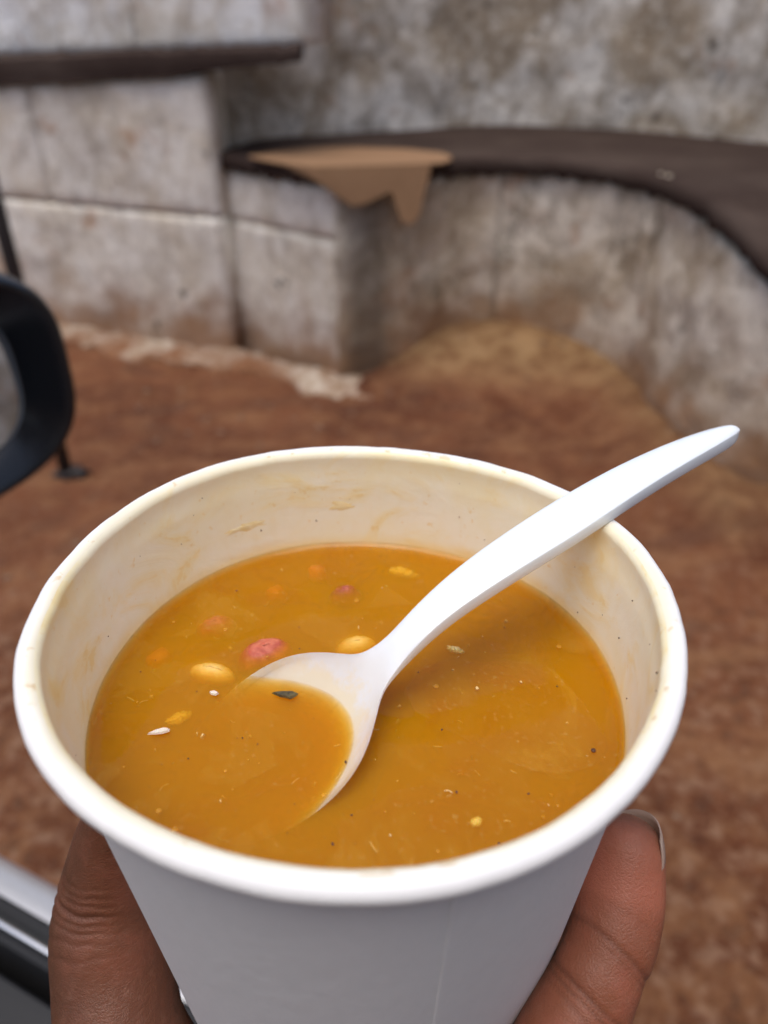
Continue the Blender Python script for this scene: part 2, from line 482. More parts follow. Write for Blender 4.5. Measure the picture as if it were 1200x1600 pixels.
def panel(name, path, z0, z1, mat, parent, thick=.1, rough=.009, edge=.007, step=.03, proud=0.0, seed=0.0):
    """a rendered block: curved box with worn edges; z0, z1 numbers or functions of x"""
    P, s = resample(path, step)
    N = path_normals(P)
    f0 = z0 if callable(z0) else (lambda x: z0)
    f1 = z1 if callable(z1) else (lambda x: z1)
    L = s[-1]
    nz = max(3, int((f1(P[0, 0]) - f0(P[0, 0])) / step) + 1)
    n = len(P)
    V = []
    for j in range(nz):
        v = j / (nz - 1)
        for i in range(n):
            a, b = f0(P[i, 0]), f1(P[i, 0])
            z = a + (b - a) * v
            d = min(s[i], L - s[i], (z - a), (b - z))
            off = proud - edge * (1 - float(smoothstep(0, step * 1.1, d))) + rough * fbm(P[i, 0] * 5 + seed, P[i, 1] * 5, z * 5) + rough * .4 * fbm(P[i, 0] * 22, z * 22, seed)
            V.append((P[i, 0] + N[i, 0] * off, P[i, 1] + N[i, 1] * off, z))
    F = [(j * n + i, j * n + i + 1, (j + 1) * n + i + 1, (j + 1) * n + i) for j in range(nz - 1) for i in range(n - 1)]
    # back
    nb = len(V)
    for zz in (f0, f1):
        for i in range(n):
            V.append((P[i, 0] - N[i, 0] * thick, P[i, 1] - N[i, 1] * thick, zz(P[i, 0])))
    for i in range(n - 1):
        F.append((nb + i + 1, nb + i, nb + n + i, nb + n + i + 1))
        F.append((i + 1, i, nb + i, nb + i + 1))
        F.append(((nz - 1) * n + i, (nz - 1) * n + i + 1, nb + n + i + 1, nb + n + i))
    F.append(tuple(j * n for j in range(nz)) + (nb + n, nb))
    F.append(tuple(j * n + n - 1 for j in range(nz))[::-1] + (nb + n - 1, nb + 2 * n - 1))
    return mesh(name, V, F, mat, parent)

def seg(path, a, b):
    """the part of a straight/poly path between fractions of its length"""
    P = np.asarray(path, float)
    d = np.r_[0, np.cumsum(np.hypot(*np.diff(P, axis=0).T))]
    a *= d[-1]; b *= d[-1]
    pts = [(np.interp(a, d, P[:, 0]), np.interp(a, d, P[:, 1]))] + [tuple(P[i]) for i in range(len(P)) if a < d[i] < b] + [(np.interp(b, d, P[:, 0]), np.interp(b, d, P[:, 1]))]
    return pts

# --- the projecting block wall on the left
def left_y(x): return 3.34 + (-.69 - x) * .383
def lip_z(x): return 1.06 + .0625 * (x + 1.97)
bw = thing('block_wall', (-1.5, 3.9, 0), 'whitewashed block wall with thin brown ledge standing on the left', 'wall')
def lp(x0, x1): return [(x0, left_y(x0)), (x1, left_y(x1))]
g = .004
cols = [(-3.6, -2.45), (-2.45, -1.49), (-1.49, -.69)]
for i, (a, b) in enumerate(cols):
    panel('block', lp(a + g, b - (g if i < 2 else 0)), .62 + g, lambda x: lip_z(x) - .002, M['whitewash'], bw, seed=i * 3.1)
for i, (a, b) in enumerate([(-3.6, -2.0), (-2.0, -.69)]):
    panel('block', lp(a + g, b - (g if i < 1 else 0)), -.05, .62 - g, M['whitewash'], bw, seed=20 + i * 3.1)
panel('mortar', lp(-3.6, -.70), -.05, lambda x: lip_z(x) - .004, M['mortar'], bw, proud=-.022, edge=0, rough=.002, thick=.05)
panel('block', [(-.700, 3.42), (-.69, 4.2)], -.05, lambda x: lip_z(-.69) - .002, M['whitewash'], bw, seed=31)
# ledge: tapered slab, top sinks back to the wall above
lx = np.linspace(-3.6, -.30, 140)
V = []; F = []
for x in lx:
    y = left_y(x) - .03 + .004 * fbm(x * 6, 1, 2)
    up = .028 * float(smoothstep(-.95, -.30, x))
    zb = lip_z(x) + .010 * fbm(x * 9, 0, 1) + .006 * fbm(x * 31, 0, 1) + up
    th = .105 - .03 * (x + 2) / 1.7 - up
    dp = .45 - .28 * (x + 2) / 1.7
    V += [(x, y, zb), (x, y - .004, zb + th * .5), (x, y, zb + th - .008), (x, y + .012, zb + th), (x, y + dp, zb + th + .01), (x, y + dp, zb)]
for i in range(len(lx) - 1):
    for k in range(6):
        a, b = i * 6 + k, i * 6 + (k + 1) % 6
        F.append((a, b, b + 6, a + 6))
F += [tuple(range(6)), tuple((len(lx) - 1) * 6 + k for k in range(6))[::-1]]
fix_normals(mesh('ledge', V, F, M['ledge'], bw, smooth=False))
def up_y(x): return left_y(x) + .10 + .16 * max(0, (-.3 - x) / 1.7)
def up_p(a, b): return [(x, up_y(x)) for x in np.linspace(a, b, 4)]
def up_z0(x): return lip_z(x) + .105 - .03 * (x + 2) / 1.7
for i, (a, b) in enumerate([(-3.6, -2.3), (-2.3, -1.00), (-1.00, -.30)]):
    panel('block', up_p(a + .003, b - .003), up_z0, 2.3, M['upper_white'], bw, seed=40 + i * 5, thick=.25, edge=.004)
# pale mortar footing spilling over the soil
fx = np.linspace(-2.4, .12, 160)
V = []; F = []
for i, x in enumerate(fx):
    y = left_y(x) if x < -.69 else float(np.interp(x, [-.69, -.3, .12], [3.36, 3.10, 3.02]))
    w = max(.03, .13 + .10 * fbm(x * 3, 5, 1) + .05 * fbm(x * 11, 5, 1)); h = .032 + .026 * fbm(x * 5, 2, 7)
    for k, (u, v) in enumerate([(0.06, 1.05), (-.01, 1.0), (-.2, .7), (-.45, .42), (-.75, .2), (-1.0, .05), (-1.1, -.4)]):
        j = .006 * fbm(x * 13, k * 3.3, 2)
        V.append((x, y + u * w + j, max(-.02, v * h + j * .7 + .012)))
for i in range(len(fx) - 1):
    for k in range(6):
        a = i * 7 + k
        F.append((a, a + 1, a + 8, a + 7))
mesh('mortar_footing', V, F, M['footing'], bw)
# pale splash of plaster on the ledge
def blob(name, c, r, mat, parent, seed=0, flat=1.0, amp=.35):
    bm = bmesh.new()
    bmesh.ops.create_icosphere(bm, subdivisions=3, radius=1)
    vs_ = []
    for v in bm.verts:
        k = 1 + amp * fbm(v.co.x * 1.6 + seed, v.co.y * 1.6, v.co.z * 1.6)
        vs_.append((c[0] + v.co.x * r[0] * k, c[1] + v.co.y * r[1] * k, c[2] + v.co.z * r[2] * k * flat))
    fs = [[v.index for v in f.verts] for f in bm.faces]
    bm.free()
    return mesh(name, vs_, fs, mat, parent)
# --- low curved wall with its wide brown top
front = [(-.712, 3.48), (-.19, 3.05), (0, 3.12), (.12, 3.18), (.31, 3.30), (.51, 3.33), (.75, 3.22), (.9, 3.05), (.985, 2.85), (1.0, 2.7), (1.02, 2.55), (1.05, 2.4), (1.08, 2.3), (1.14, 2.18), (1.24, 2.05), (1.45, 1.9), (1.9, 1.75)]
cw = thing('curved_wall', (.4, 3.4, 0), 'low stained concrete wall curving round an earth mound, with a wide brown top', 'wall')
ZL = .80
def zl(x): return float(np.interp(x, [.95, .985, 1.0, 1.02, 1.05, 1.08, 1.14, 1.24, 1.45, 1.9], [.80, .805, .80, .78, .75, .712, .65, .575, .52, .5]))
lf = [front[0], front[1]]
alc = [tuple(p) for p in catmull([(*p, 0) for p in front[1:]], 6)[:, :2]]
panel('block', lf, .60, ZL - .002, M['whitewash'], cw, seed=50)
panel('block', lf, -.05, .60 - .006, M['whitewash'], cw, seed=51)
for i, (a, b) in enumerate([(0, .24), (.24, .4705)]):
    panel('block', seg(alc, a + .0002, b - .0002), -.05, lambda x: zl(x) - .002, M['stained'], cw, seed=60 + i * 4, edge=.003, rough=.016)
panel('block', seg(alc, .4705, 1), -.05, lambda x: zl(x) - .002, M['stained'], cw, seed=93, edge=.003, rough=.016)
panel('mortar', seg(alc, .002, .998), -.05, lambda x: zl(x) - .004, M['mortar'], cw, proud=-.03, edge=0, rough=.002, thick=.05)
# the brown top
fr_pts, _ = resample(front[:1] + alc, .02)
# clean the corner, push it proud of the wall
fn = path_normals(fr_pts)
back = [(-.60, 3.62), (-.57, 3.78), (-.32, 3.95), (0, 4.12), (.65, 4.34), (1.22, 4.12), (1.66, 3.70), (2.0, 3.2), (2.1, 2.4), (2.1, 1.5)]
bk, _ = resample([tuple(p) for p in catmull([(*p, 0) for p in back], 5)[:, :2]], .02)
V = []; F = []
nf = len(fr_pts); K = 16
for i in range(nf):
    x, y = fr_pts[i] + fn[i] * (.028 + .004 * fbm(i * .3, 0, 4))
    bx, by = bk[int(i / (nf - 1) * (len(bk) - 1))]
    zj = .020 * fbm(i * .35, 2, 9) + .016 * fbm(i * 1.1, 4, 3)
    zf = zl(x)
    ring = [(x, y, zf + zj - .001), (x, y, zf + .03), (x + (bx - x) * .004, y + (by - y) * .004, zf + .056), ]
    for k in range(1, K):
        f = k / (K - 1)
        ring.append((x + (bx - x) * f, y + (by - y) * f, zf + (ZL - zf) * f + .060 + .006 * fbm(x * 3 + f, y * 3 + f * 4, 2)))
    ring += [(bx, by, ZL)]
    V += ring
R_ = len(V) // nf
for i in range(nf - 1):
    for k in range(R_):
        a, b = i * R_ + k, i * R_ + (k + 1) % R_
        F.append((a, a + R_, b + R_, b))
F += [tuple(range(R_)), tuple((nf - 1) * R_ + k for k in range(R_))[::-1]]
fix_normals(mesh('ledge', V, F, M['ledge'], cw))
for c_, r_, sd_ in (((.985, 2.86, .866), (.009, .016, .003), 5), ((.974, 2.91, .864), (.006, .016, .003), 8)):
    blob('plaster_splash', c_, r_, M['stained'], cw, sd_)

# --- tall rear wall behind the ledge
rear = [(-1.0, 3.72), (-.62, 3.80), (-.32, 3.93), (0, 4.08), (.35, 4.22), (.65, 4.29), (.95, 4.22), (1.22, 4.07), (1.66, 3.66), (1.95, 3.2), (2.06, 2.4), (2.10, 1.4), (2.5, .2), (3.0, -1.5), (3.3, -4.0)]
rw = panel('rear_wall', [tuple(p) for p in catmull([(*p, 0) for p in rear], 4)[:, :2]], -.05, 2.4, M['rear'], None, thick=.2, rough=.014, edge=0, step=.04)
tag(rw, 'tall mouldy grey plaster wall rising behind the wide brown ledge', 'wall')

# ------------------------------------------------------------------ cardboard on the ledge
cz = ZL + .066
top_ = [(-.528, 3.256, cz), (-.438, 3.375, cz), (-.36, 3.44, cz + .001), (-.293, 3.485, cz), (-.106, 3.49, cz), (.078, 3.433, cz + .002), (.23, 3.35, cz), (.262, 3.25, cz), (.255, 3.17, cz), (.215, 3.10, cz)]
fold = [(.175, 3.085, cz + .001), (-.27, 3.014, cz + .001)]
left_ = [(-.37, 3.078, cz + .001), (-.46, 3.168, cz)]
hang = [(-.262, 3.0115, .832), (-.118, 3.027, .733), (-.070, 3.034, .742), (.029, 3.053, .780), (.047, 3.049, .722), (.068, 3.046, .672), (.108, 3.051, .664), (.136, 3.059, .700), (.149, 3.07, .774), (.163, 3.077, .815)]
V = top_ + fold + left_ + hang
F = [tuple(range(14)), (12,) + tuple(range(14, 24)) + (10, 11)]
cb = mesh('cardboard_sheet', V, F, M['cardboard'], None, smooth=False, loc=(-.1, 3.2, cz))
fix_normals(cb)
so = cb.modifiers.new('thickness', 'SOLIDIFY'); so.thickness = .005; so.offset = 1
tag(cb, 'torn piece of brown cardboard lying over the edge of the brown ledge', 'cardboard')

# ------------------------------------------------------------------ iron post behind the car mirror
ip = thing('metal_post', (-1.10, 2.30, 0), 'thin dark iron post standing on the soil behind the car mirror', 'post')
def tube(p0, p1, r0, r1, n=16):
    a, b = Vector(p0), Vector(p1)
    q = (b - a).to_track_quat('Z', 'Y')
    rings = [[tuple(c + q @ Vector((r * math.cos(k * 2 * PI / n), r * math.sin(k * 2 * PI / n), 0))) for k in range(n)] for c, r in ((a, r0), (b, r1))]
    return loft(rings)
V, F = tube((-1.10, 2.30, .012), (-1.10, 2.30, 1.7), .022, .022); mesh('pole', V, F, M['iron'], ip)
blob('post_base', (-1.085, 2.30, .004), (.052, .032, .022), M['iron'], ip, 4, amp=.5)

# ------------------------------------------------------------------ the car window, sill and mirror
U = np.array([-.902, .4315]); NN = np.array([.4315, .902])
def car(u, n, z): return (*(U * u + NN * n), z)
SILL = .93
cr = thing('car', car(0, .1, 0), 'silver car seen through its open side window, with chrome sill strip and black mirror', 'car')
def extrude_u(name, prof, us, mat, parent, smooth=True, dn=0.0):
    prof = [(n + dn, z) for n, z in prof]
    rings = [[car(u, n, z) for (n, z) in prof] for u in us]
    V, F = loft(rings)
    o = fix_normals(mesh(name, V, F, mat, parent, smooth=smooth))
    if smooth:
        o.modifiers.new('edges', 'EDGE_SPLIT').split_angle = math.radians(40)
    return o
us = list(np.linspace(-.55, .52, 24))
skin = [(.118, .926), (.127, .9305), (.136, .9305), (.142, .927), (.148, .919), (.153, .906), (.157, .885), (.162, .85), (.170, .78), (.176, .66), (.175, .5), (.165, .34), (.145, .34), (.14, .6), (.12, .9)]
door = extrude_u('door', skin, us, M['paint'], cr)
extrude_u('window_seal', [(.1195, .932), (.124, .9345), (.1265, .9325), (.1265, .926), (.112, .92)], us, M['rubber'], door)
extrude_u('chrome_strip', [(.1115, .934), (.1125, .9375), (.114, .9378), (.1165, .9355), (.1190, .9315), (.1194, .929), (.1115, .927)], us, M['chrome'], door)
extrude_u('inner_seal', [(.1112, .933), (.108, .931), (.103, .915), (.101, .89), (.1108, .89)], us, M['rubber'], door)
extrude_u('inner_panel', [(.097, .905), (.0975, .926), (.0955, .929), (.090, .9265), (.06, .921), (.045, .90), (.04, .80), (.045, .5), (.09, .5)], us, M['trim'], door)

# roof, pillars and far side of the cabin
ROOF = 1.50
rprof = [(.035, 1.455), (.045, 1.462), (.03, 1.478), (-.05, 1.505), (-.35, 1.53), (-.8, 1.535), (-1.2, 1.51), (-1.33, 1.46), (-1.31, 1.45), (-1.2, 1.475), (-.8, 1.495), (-.35, 1.49), (-.06, 1.468), (-.01, 1.45)]
ru = list(np.linspace(-1.5, .12, 12))
extrude_u('roof', rprof, ru, M['paint'], cr, dn=-.17)
hl = [(-.012, 1.4485), (-.06, 1.4655), (-.35, 1.4875), (-.8, 1.4925), (-1.2, 1.4725), (-1.3, 1.4485), (-1.2, 1.466), (-.8, 1.486), (-.35, 1.481), (-.06, 1.459)]
extrude_u('headliner', hl, ru, M['headliner'], cr, dn=-.17)
def pillar(name, p0, p1, w, d_):
    (u0, n0, z0), (u1, n1, z1) = p0, p1
    R_2 = []
    for k in range(8):
        f = k / 7
        u_, n_, z_ = u0 + (u1 - u0) * f, n0 + (n1 - n0) * f + .02 * math.sin(f * PI), z0 + (z1 - z0) * f
        R_2.append([car(u_ - w, n_, z_), car(u_ + w, n_ - .01, z_), car(u_ + w, n_ - d_, z_), car(u_ - w, n_ - d_, z_)])
    V, F = loft(R_2)
    return fix_normals(mesh(name, V, F, M['plastic'], cr, smooth=False))
pillar('pillar', (.60, .115, .90), (.10, -.14, 1.46), .035, .05)
pillar('pillar', (-.62, .115, .90), (-.70, -.14, 1.46), .06, .06)
pillar('pillar', (.60, -1.36, .90), (.10, -1.28, 1.46), .035, .05)
pillar('pillar', (-.62, -1.36, .90), (-.70, -1.28, 1.46), .06, .06)
extrude_u('door', [(-1.36, .34), (-1.38, .6), (-1.37, .93), (-1.30, .93), (-1.29, .5), (-1.30, .34)], [-1.5, -.7, .1, .7], M['trim'], cr)
extrude_u('floor', [(.10, .30), (-1.3, .30), (-1.3, .335), (.10, .335)], [-1.5, .9], M['trim'], cr)
extrude_u('door', skin, [-1.5, -1.0, -.56], M['paint'], cr)
for nc in (-.32, -.98):
    seat = [[car(u_, nc + a_, z_) for u_, z_ in ((-.02, .36), (.30, .40), (.32, .52), (.02, .50), (-.22, 1.02), (-.32, 1.02), (-.16, .42))] for a_ in (-.25, -.2, .2, .25)]
    V, F = loft(seat); so_ = fix_normals(mesh('seat', V, F, M['trim'], cr, smooth=False))
    V, F = loft([[car(u_, nc + a_, z_) for u_, z_ in ((-.24, 1.06), (-.22, 1.20), (-.30, 1.21), (-.34, 1.06))] for a_ in (-.13, .13)])
    fix_normals(mesh('headrest', V, F, M['trim'], so_, smooth=False))

# mirror: rounded shell, inset glass
mc = Vector(car(.42, .262, 1.142)) - Vector((.69, .72, 0)).normalized() * .016 + Vector((0, 0, .008))
mx = Vector((.69, .72, 0)).normalized()          # outward along the mirror's width
my = Vector((0, 0, 1))
mz = mx.cross(my).normalized()                    # towards the driver
def mir(a, b, c): return tuple(mc + mx * a + my * b + mz * c)
def outline(sx, sy, n=72, k=2.9):
    pts = []
    for i in range(n):
        t_ = 2 * PI * i / n
        c_, s_ = math.cos(t_), math.sin(t_)
        x = abs(c_) ** (2 / k) * (1 if c_ > 0 else -1) * sx
        y = abs(s_) ** (2 / k) * (1 if s_ > 0 else -1) * sy
        pts.append((x, y * (1 + .10 * x / sx * -1) + .004 * x / sx))
    return pts
HW, HH = .105, .079
def ring(sc_, c, dx=0, tilt=0.0): return [mir(a + dx, b, c - b * tilt) for a, b in outline(HW - sc_ * .92, HH - sc_ * .62, k=3.2)]
rings = [ring(.0400, -.0185), ring(.0395, -.0150), ring(.0385, -.0140), ring(.030, -.0085), ring(.012, -.0015), ring(.008, -.0005), ring(.0045, -.0015), ring(.001, -.008), ring(0, -.028), ring(.004, -.045), ring(.016, -.066), ring(.036, -.084), ring(.06, -.092)]
V, F = loft(rings, cap0=False)
mh = fix_normals(mesh('wing_mirror', V, F, M['plastic'], cr))
mh.modifiers.new('sub', 'SUBSURF').render_levels = 1
V, F = loft([ring(.0402, -.0165, 0, .10), ring(.0402, -.0215, 0, .10)])
mesh('mirror_glass', V, F, M['mirror'], mh, smooth=False)
V, F = loft([ring(.0398, -.0165), ring(.0388, -.0128), ring(.0376, -.0126), ring(.0370, -.0145)], False, False)
mesh('glass_edge', V, F, M['edge'], mh)
# mirror arm back to the door
V, F = loft([[tuple(Vector(car(u, n, z)) + Vector((0, 0, dz)) + my * 0) for u, n, z, dz in [(uu - .03, nn_, zz, -.02), (uu + .03, nn_, zz, -.02), (uu + .03, nn_, zz, .02), (uu - .03, nn_, zz, .02)]] for uu, nn_, zz in [(.44, .10, .99), (.45, .14, 1.0), (.45, .20, 1.06)]])
fix_normals(mesh('mirror_arm', V, F, M['plastic'], cr, smooth=False))

# ------------------------------------------------------------------ the cup
CR = .05
CC = Vector((-.004525, .094175, 1.272015))
A2, B2, A3, B3, A4, B4 = .0106, -.0057, .0037, .0072, -.0046, .0082
def dent(t_):
    return A2 * math.cos(2 * t_) + B2 * math.sin(2 * t_) + A3 * math.cos(3 * t_) + B3 * math.sin(3 * t_) + A4 * math.cos(4 * t_) + B4 * math.sin(4 * t_)
def fade(z): return float(np.clip(1 + z / .07, 0, 1)) ** 1.3
def cup_r(t_, z, off=0.0):                      # outer wall radius
    return (.93 + dent(t_) * fade(z)) * CR + .08 * z + off
ZB = -.092
cup = thing('paper_cup', CC + Vector((0, 0, ZB)), 'white paper cup of soup held in the hand, its rolled rim stained inside', 'cup')
NT_ = 256
TH = [2 * PI * i / NT_ for i in range(NT_)]
def revolve(prof, close=False):
    """prof: list of (function of theta -> radius, function -> z)"""
    rings = []
    for fr_, fz in prof:
        rings.append([(CC.x + fr_(a) * math.cos(a), CC.y + fr_(a) * math.sin(a), CC.z + fz(a)) for a in TH])
    if close: rings.append(rings[0])
    return loft(rings, False, False)
def P_(z, off): return (lambda a: cup_r(a, z, off), lambda a: z)
zz = np.linspace(-.0004, ZB, 26)
zz = np.r_[np.linspace(-.0012, -.009, 10), np.linspace(-.012, ZB, 24)]
def flare(z): return .0007 * float(smoothstep(-.0085, -.0012, z))
prof = [P_(z, .00018 + flare(z)) for z in zz] + [P_(z, .00002 + flare(z)) for z in zz[::-1]]
V, F = revolve(prof, True)
fix_normals(mesh('wall', V, F, M['paper'], cup))
# rolled rim, pressed slightly uneven by hand
BR = .0361 * CR
def rim_pt(a, ph):
    w = 1 + .05 * fbm(math.cos(a) * 3, math.sin(a) * 3, 2) + .035 * fbm(math.cos(a) * 11, math.sin(a) * 11, 5)
    wob = .00012 * fbm(math.cos(a) * 6, math.sin(a) * 6, 9)
    r = (1 - .0361 + dent(a)) * CR + BR * w * math.cos(ph) + wob
    return (CC.x + r * math.cos(a), CC.y + r * math.sin(a), CC.z + BR * .95 * w * math.sin(ph) - .0002 + wob * .7)
rings = [[rim_pt(a, 2 * PI * k / 20) for k in range(20)] for a in TH]
rings.append(rings[0])
V, F = loft(rings, False, False)
rim = fix_normals(mesh('rim', V, F, M['rim'], cup))
at_ = rim.data.attributes.new('inner', 'FLOAT', 'POINT')
at_.data.foreach_set('value', np.array([(1 - math.cos(2 * PI * k / 20 + .5)) / 2 for _ in rings for k in range(20)], np.float32))
def lin_r(a, z, off=0.0):
    f = float(smoothstep(-.0002, -.006, z)) if z < -.0002 else 0.0
    rin = (1 - .0361 + dent(a)) * CR - BR * 1.0 + .00002
    return rin + (cup_r(a, z, -.00013) - rin) * f + off
rings = []
for ph in np.linspace(.72 * PI, 1.0 * PI, 10):
    rr = []
    for a in TH:
        x, y, z = rim_pt(a, ph)
        k = .00005
        rr.append((x + k * math.cos(ph) * math.cos(a), y + k * math.cos(ph) * math.sin(a), z + k * math.sin(ph)))
    rings.append(rr)
zl_ = np.r_[np.linspace(-.0004, -.006, 14), np.linspace(-.007, ZB + .006, 34)]
def rim_in(a):
    x, y, z = rim_pt(a, PI)
    return math.hypot(x - CC.x, y - CC.y) - .00005
RIN = {a: rim_in(a) for a in TH}
def ring_l(z, off):
    f = float(smoothstep(-.0003, -.006, z))
    return [(CC.x + (RIN[a] + (cup_r(a, z, -.00013) - RIN[a]) * f + off) * math.cos(a), CC.y + (RIN[a] + (cup_r(a, z, -.00013) - RIN[a]) * f + off) * math.sin(a), CC.z + z) for a in TH]
rings += [ring_l(z, 0) for z in zl_] + [ring_l(z, .00012) for z in zl_[::-1]]
V, F = loft(rings, False, False)
fix_normals(mesh('lining', V, F, M['lining'], cup))
# glued seam down the outside
def seam_strip(a0, a1, name):
    ths = np.linspace(a0, a1, 14)
    R1 = []
    for z in np.linspace(-.0018, ZB, 24):
        o_ = []
        for k, a in enumerate(ths):
            o_.append((CC.x + cup_r(a, z, .0003 * (1 if 0 < k else .1)) * math.cos(a), CC.y + cup_r(a, z, .0003 * (1 if 0 < k else .1)) * math.sin(a), CC.z + z))
        R1.append(o_)
    V, F = loft(R1, False, False, closed=False)
    return mesh(name, V, F, M['paper'], cup)
sa = math.radians(285.6)
ths = [sa, sa + .002] + list(np.linspace(sa + .006, sa + .24, 14)) 
R1 = []
for z in np.linspace(-.0018, ZB, 24):
    R1.append([(CC.x + cup_r(a, z, o_) * math.cos(a), CC.y + cup_r(a, z, o_) * math.sin(a), CC.z + z) for a, o_ in zip(ths, [.00004, .00042] + list(np.linspace(.00044, .00004, 14)))])
V, F = loft(R1, False, False, closed=False)
fix_normals(mesh('seam', V, F, M['paper'], cup))
V = []; 
rings = []
for r_, z in ((.0001, ZB + .008), (.02, ZB + .0078), (.0382, ZB + .0075), (.0384, ZB + .0068), (.0001, ZB + .0066)):
    rings.append([(CC.x + r_ * math.cos(a), CC.y + r_ * math.sin(a), CC.z + z) for a in TH[::4]])
V, F = loft(rings, True, True)
fix_normals(mesh('base', V, F, M['paper'], cup))

# dried smears and drops on the lining
def on_lining(th_deg, z, off=.00055):
    a = math.radians(th_deg)
    r = cup_r(a, z, -.00013)
    return Vector((CC.x + r * math.cos(a), CC.y + r * math.sin(a), CC.z + z)), a
def smear(th, z, w, h, k=0):
    c, a = on_lining(th, z)
    T = Vector((-math.sin(a), math.cos(a), 0)); N = Vector((-math.cos(a), -math.sin(a), .08))
    n = 22
    V = [tuple(c + N * .00005)]
    for s in (.6, 1.0):
        for i in range(n):
            t_ = 2 * PI * i / n
            q = 1 + .8 * fbm(math.cos(t_) * 1.6 + k, math.sin(t_) * 1.6, k)
            uu, vv = w * s * q * math.cos(t_), h * s * q * math.sin(t_)
            da = uu / .046
            cc, aa = on_lining(th + math.degrees(da), z + vv)
            nn = Vector((-math.cos(aa), -math.sin(aa), .08))
            V.append(tuple(cc + nn * (.00004 if s < 1 else -.00003)))
    F = [(0, 1 + i, 1 + (i + 1) % n) for i in range(n)] + [(1 + i, 1 + n + i, 1 + n + (i + 1) % n, 1 + (i + 1) % n) for i in range(n)]
    return fix_normals(mesh('dried_smear', V, F, M['residue'], cup))

# ------------------------------------------------------------------ the soup
SZ = -.0215
soup = None
rings = []
NS = 192
TS = [2 * PI * i / NS for i in range(NS)]
def soup_r(a): return cup_r(a, SZ, -.00006)
rad = list(np.linspace(0.02, .93, 46)) + [.945, .955, .965, .973, .98, .986, .991, .995, 1.0]
for f in rad:
    rr = []
    for a in TS:
        r = f * soup_r(a)
        d = soup_r(a) - r
        z = SZ + .0011 * math.exp(-d / .0009) + .00006 * fbm(r * math.cos(a) * 160, r * math.sin(a) * 160, 3)
        if f == 1.0: r = cup_r(a, z, -.00006)
        rr.append((CC.x + r * math.cos(a), CC.y + r * math.sin(a), CC.z + z))
    rings.append(rr)
for z in np.linspace(SZ - .003, -.075, 8):
    rings.append([(CC.x + cup_r(a, z, -.00006) * math.cos(a), CC.y + cup_r(a, z, -.00006) * math.sin(a), CC.z + z) for a in TS])
V, F = loft(rings, True, True)
soup = fix_normals(mesh('soup', V, F, M['soup'], None, loc=CC + Vector((0, 0, -.075))))
tag(soup, 'thick orange brown soup filling the paper cup', 'soup')

# ------------------------------------------------------------------ the spoon
ST = [(0.0752, 0.0429, 0.0088, .0012), (.0698, .0396, .0086, .0024), (.0621, .0348, .0081, .0032), (.0537, .0296, .0070, .0038), (.0449, .0241, .0052, .0043), (.0362, .0187, .0027, .0046),
      (.0277, .0135, .0003, .0043), (.0195, .0084, -.0024, .0038), (.0134, .0046, -.0053, .0032), (.0090, .0018, -.0085, .0029), (.0060, .0001, -.0114, .0029)]
hd = np.array([math.cos(math.radians(31.8)), math.sin(math.radians(31.8)), 0])       # plan direction of the handle
hd = hd[:3]
BOWL_DIR = math.radians(207)
bd = np.array([math.cos(BOWL_DIR), math.sin(BOWL_DIR), 0])
tilt = math.radians(24)
ba = bd * math.cos(tilt) + np.array([0, 0, -math.sin(tilt)])      # bowl axis towards its tip
BL = .043
b0 = np.array([.0042, -.0010, -.0132])
bt = [(0, .0030, .0006), (.05, .0042, .0012), (.10, .0066, .0024), (.17, .0100, .0042), (.25, .0130, .0058), (.36, .0152, .0072), (.50, .0158, .0078), (.64, .0148, .0074), (.77, .0124, .0060), (.88, .0090, .0038), (.95, .0055, .0018), (.985, .0028, .0006), (1.0, .0008, .0002)]
stations = []      # centre, half width, dish depth, thickness, width dir, up dir
wh = np.array([-hd[1], hd[0], 0]); wb = np.array([bd[1], -bd[0], 0])
if wh @ wb < 0: wb = -wb
for i, (x, y, z, w) in enumerate(ST):
    f = i / (len(ST) - 1)
    stations.append((np.array([x, y, z]), w, -.0006, 0.0029 - .0010 * max(0, f - .75) * 4, wh, None))
for t_, w, d in bt[1:]:
    stations.append((b0 + ba * BL * t_, w, d, .0011, wb, None))
NW = 15
rings = []
cent = np.array([s[0] for s in stations])
tan = np.gradient(cent, axis=0)
for i, (c, w, d, th, wd, _) in enumerate(stations):
    T = tan[i] / np.linalg.norm(tan[i])
    if i > len(ST): T = ba
    up = np.cross(T, wd); up /= np.linalg.norm(up)
    if up[2] < 0: up = -up
    top = []; bot = []
    for k in range(NW):
        s = -1 + 2 * k / (NW - 1)
        s = math.copysign(1 - (1 - abs(s)) ** 1.35, s)
        prof_ = -d * (1 - s * s) ** (1.15 if d > .001 else 1.0)
        top.append(c + wd * w * s + up * prof_)
        e = 1.0 if abs(s) < .999 else .96
        bot.append(c + wd * w * s * e * (1 - .04 * (abs(s) > .9)) + up * (prof_ - th * (1 if d < .001 else (.75 + .25 * (1 - s * s)))))
    rings.append([tuple(CC + Vector(p)) for p in top + bot[::-1]])
V, F = loft(rings)
sp = fix_normals(mesh('spoon', V, F, M['spoon'], None, loc=CC + Vector((.02, .01, .0))))
bm = bmesh.new(); bm.from_mesh(sp.data)
cl = bm.edges.layers.float.get('crease_edge') or bm.edges.layers.float.new('crease_edge')
bm.verts.ensure_lookup_table()
NR = 2 * NW
for e in bm.edges:
    i, j = e.verts[0].index, e.verts[1].index
    if abs(i - j) == NR and (i % NR) in (0, NW - 1, NW, NR - 1): e[cl] = .55
bm.to_mesh(sp.data); bm.free()
ss = sp.modifiers.new('sub', 'SUBSURF'); ss.levels = 2; ss.render_levels = 3
tag(sp, 'white plastic spoon standing in the soup and leaning on the cup rim', 'spoon')

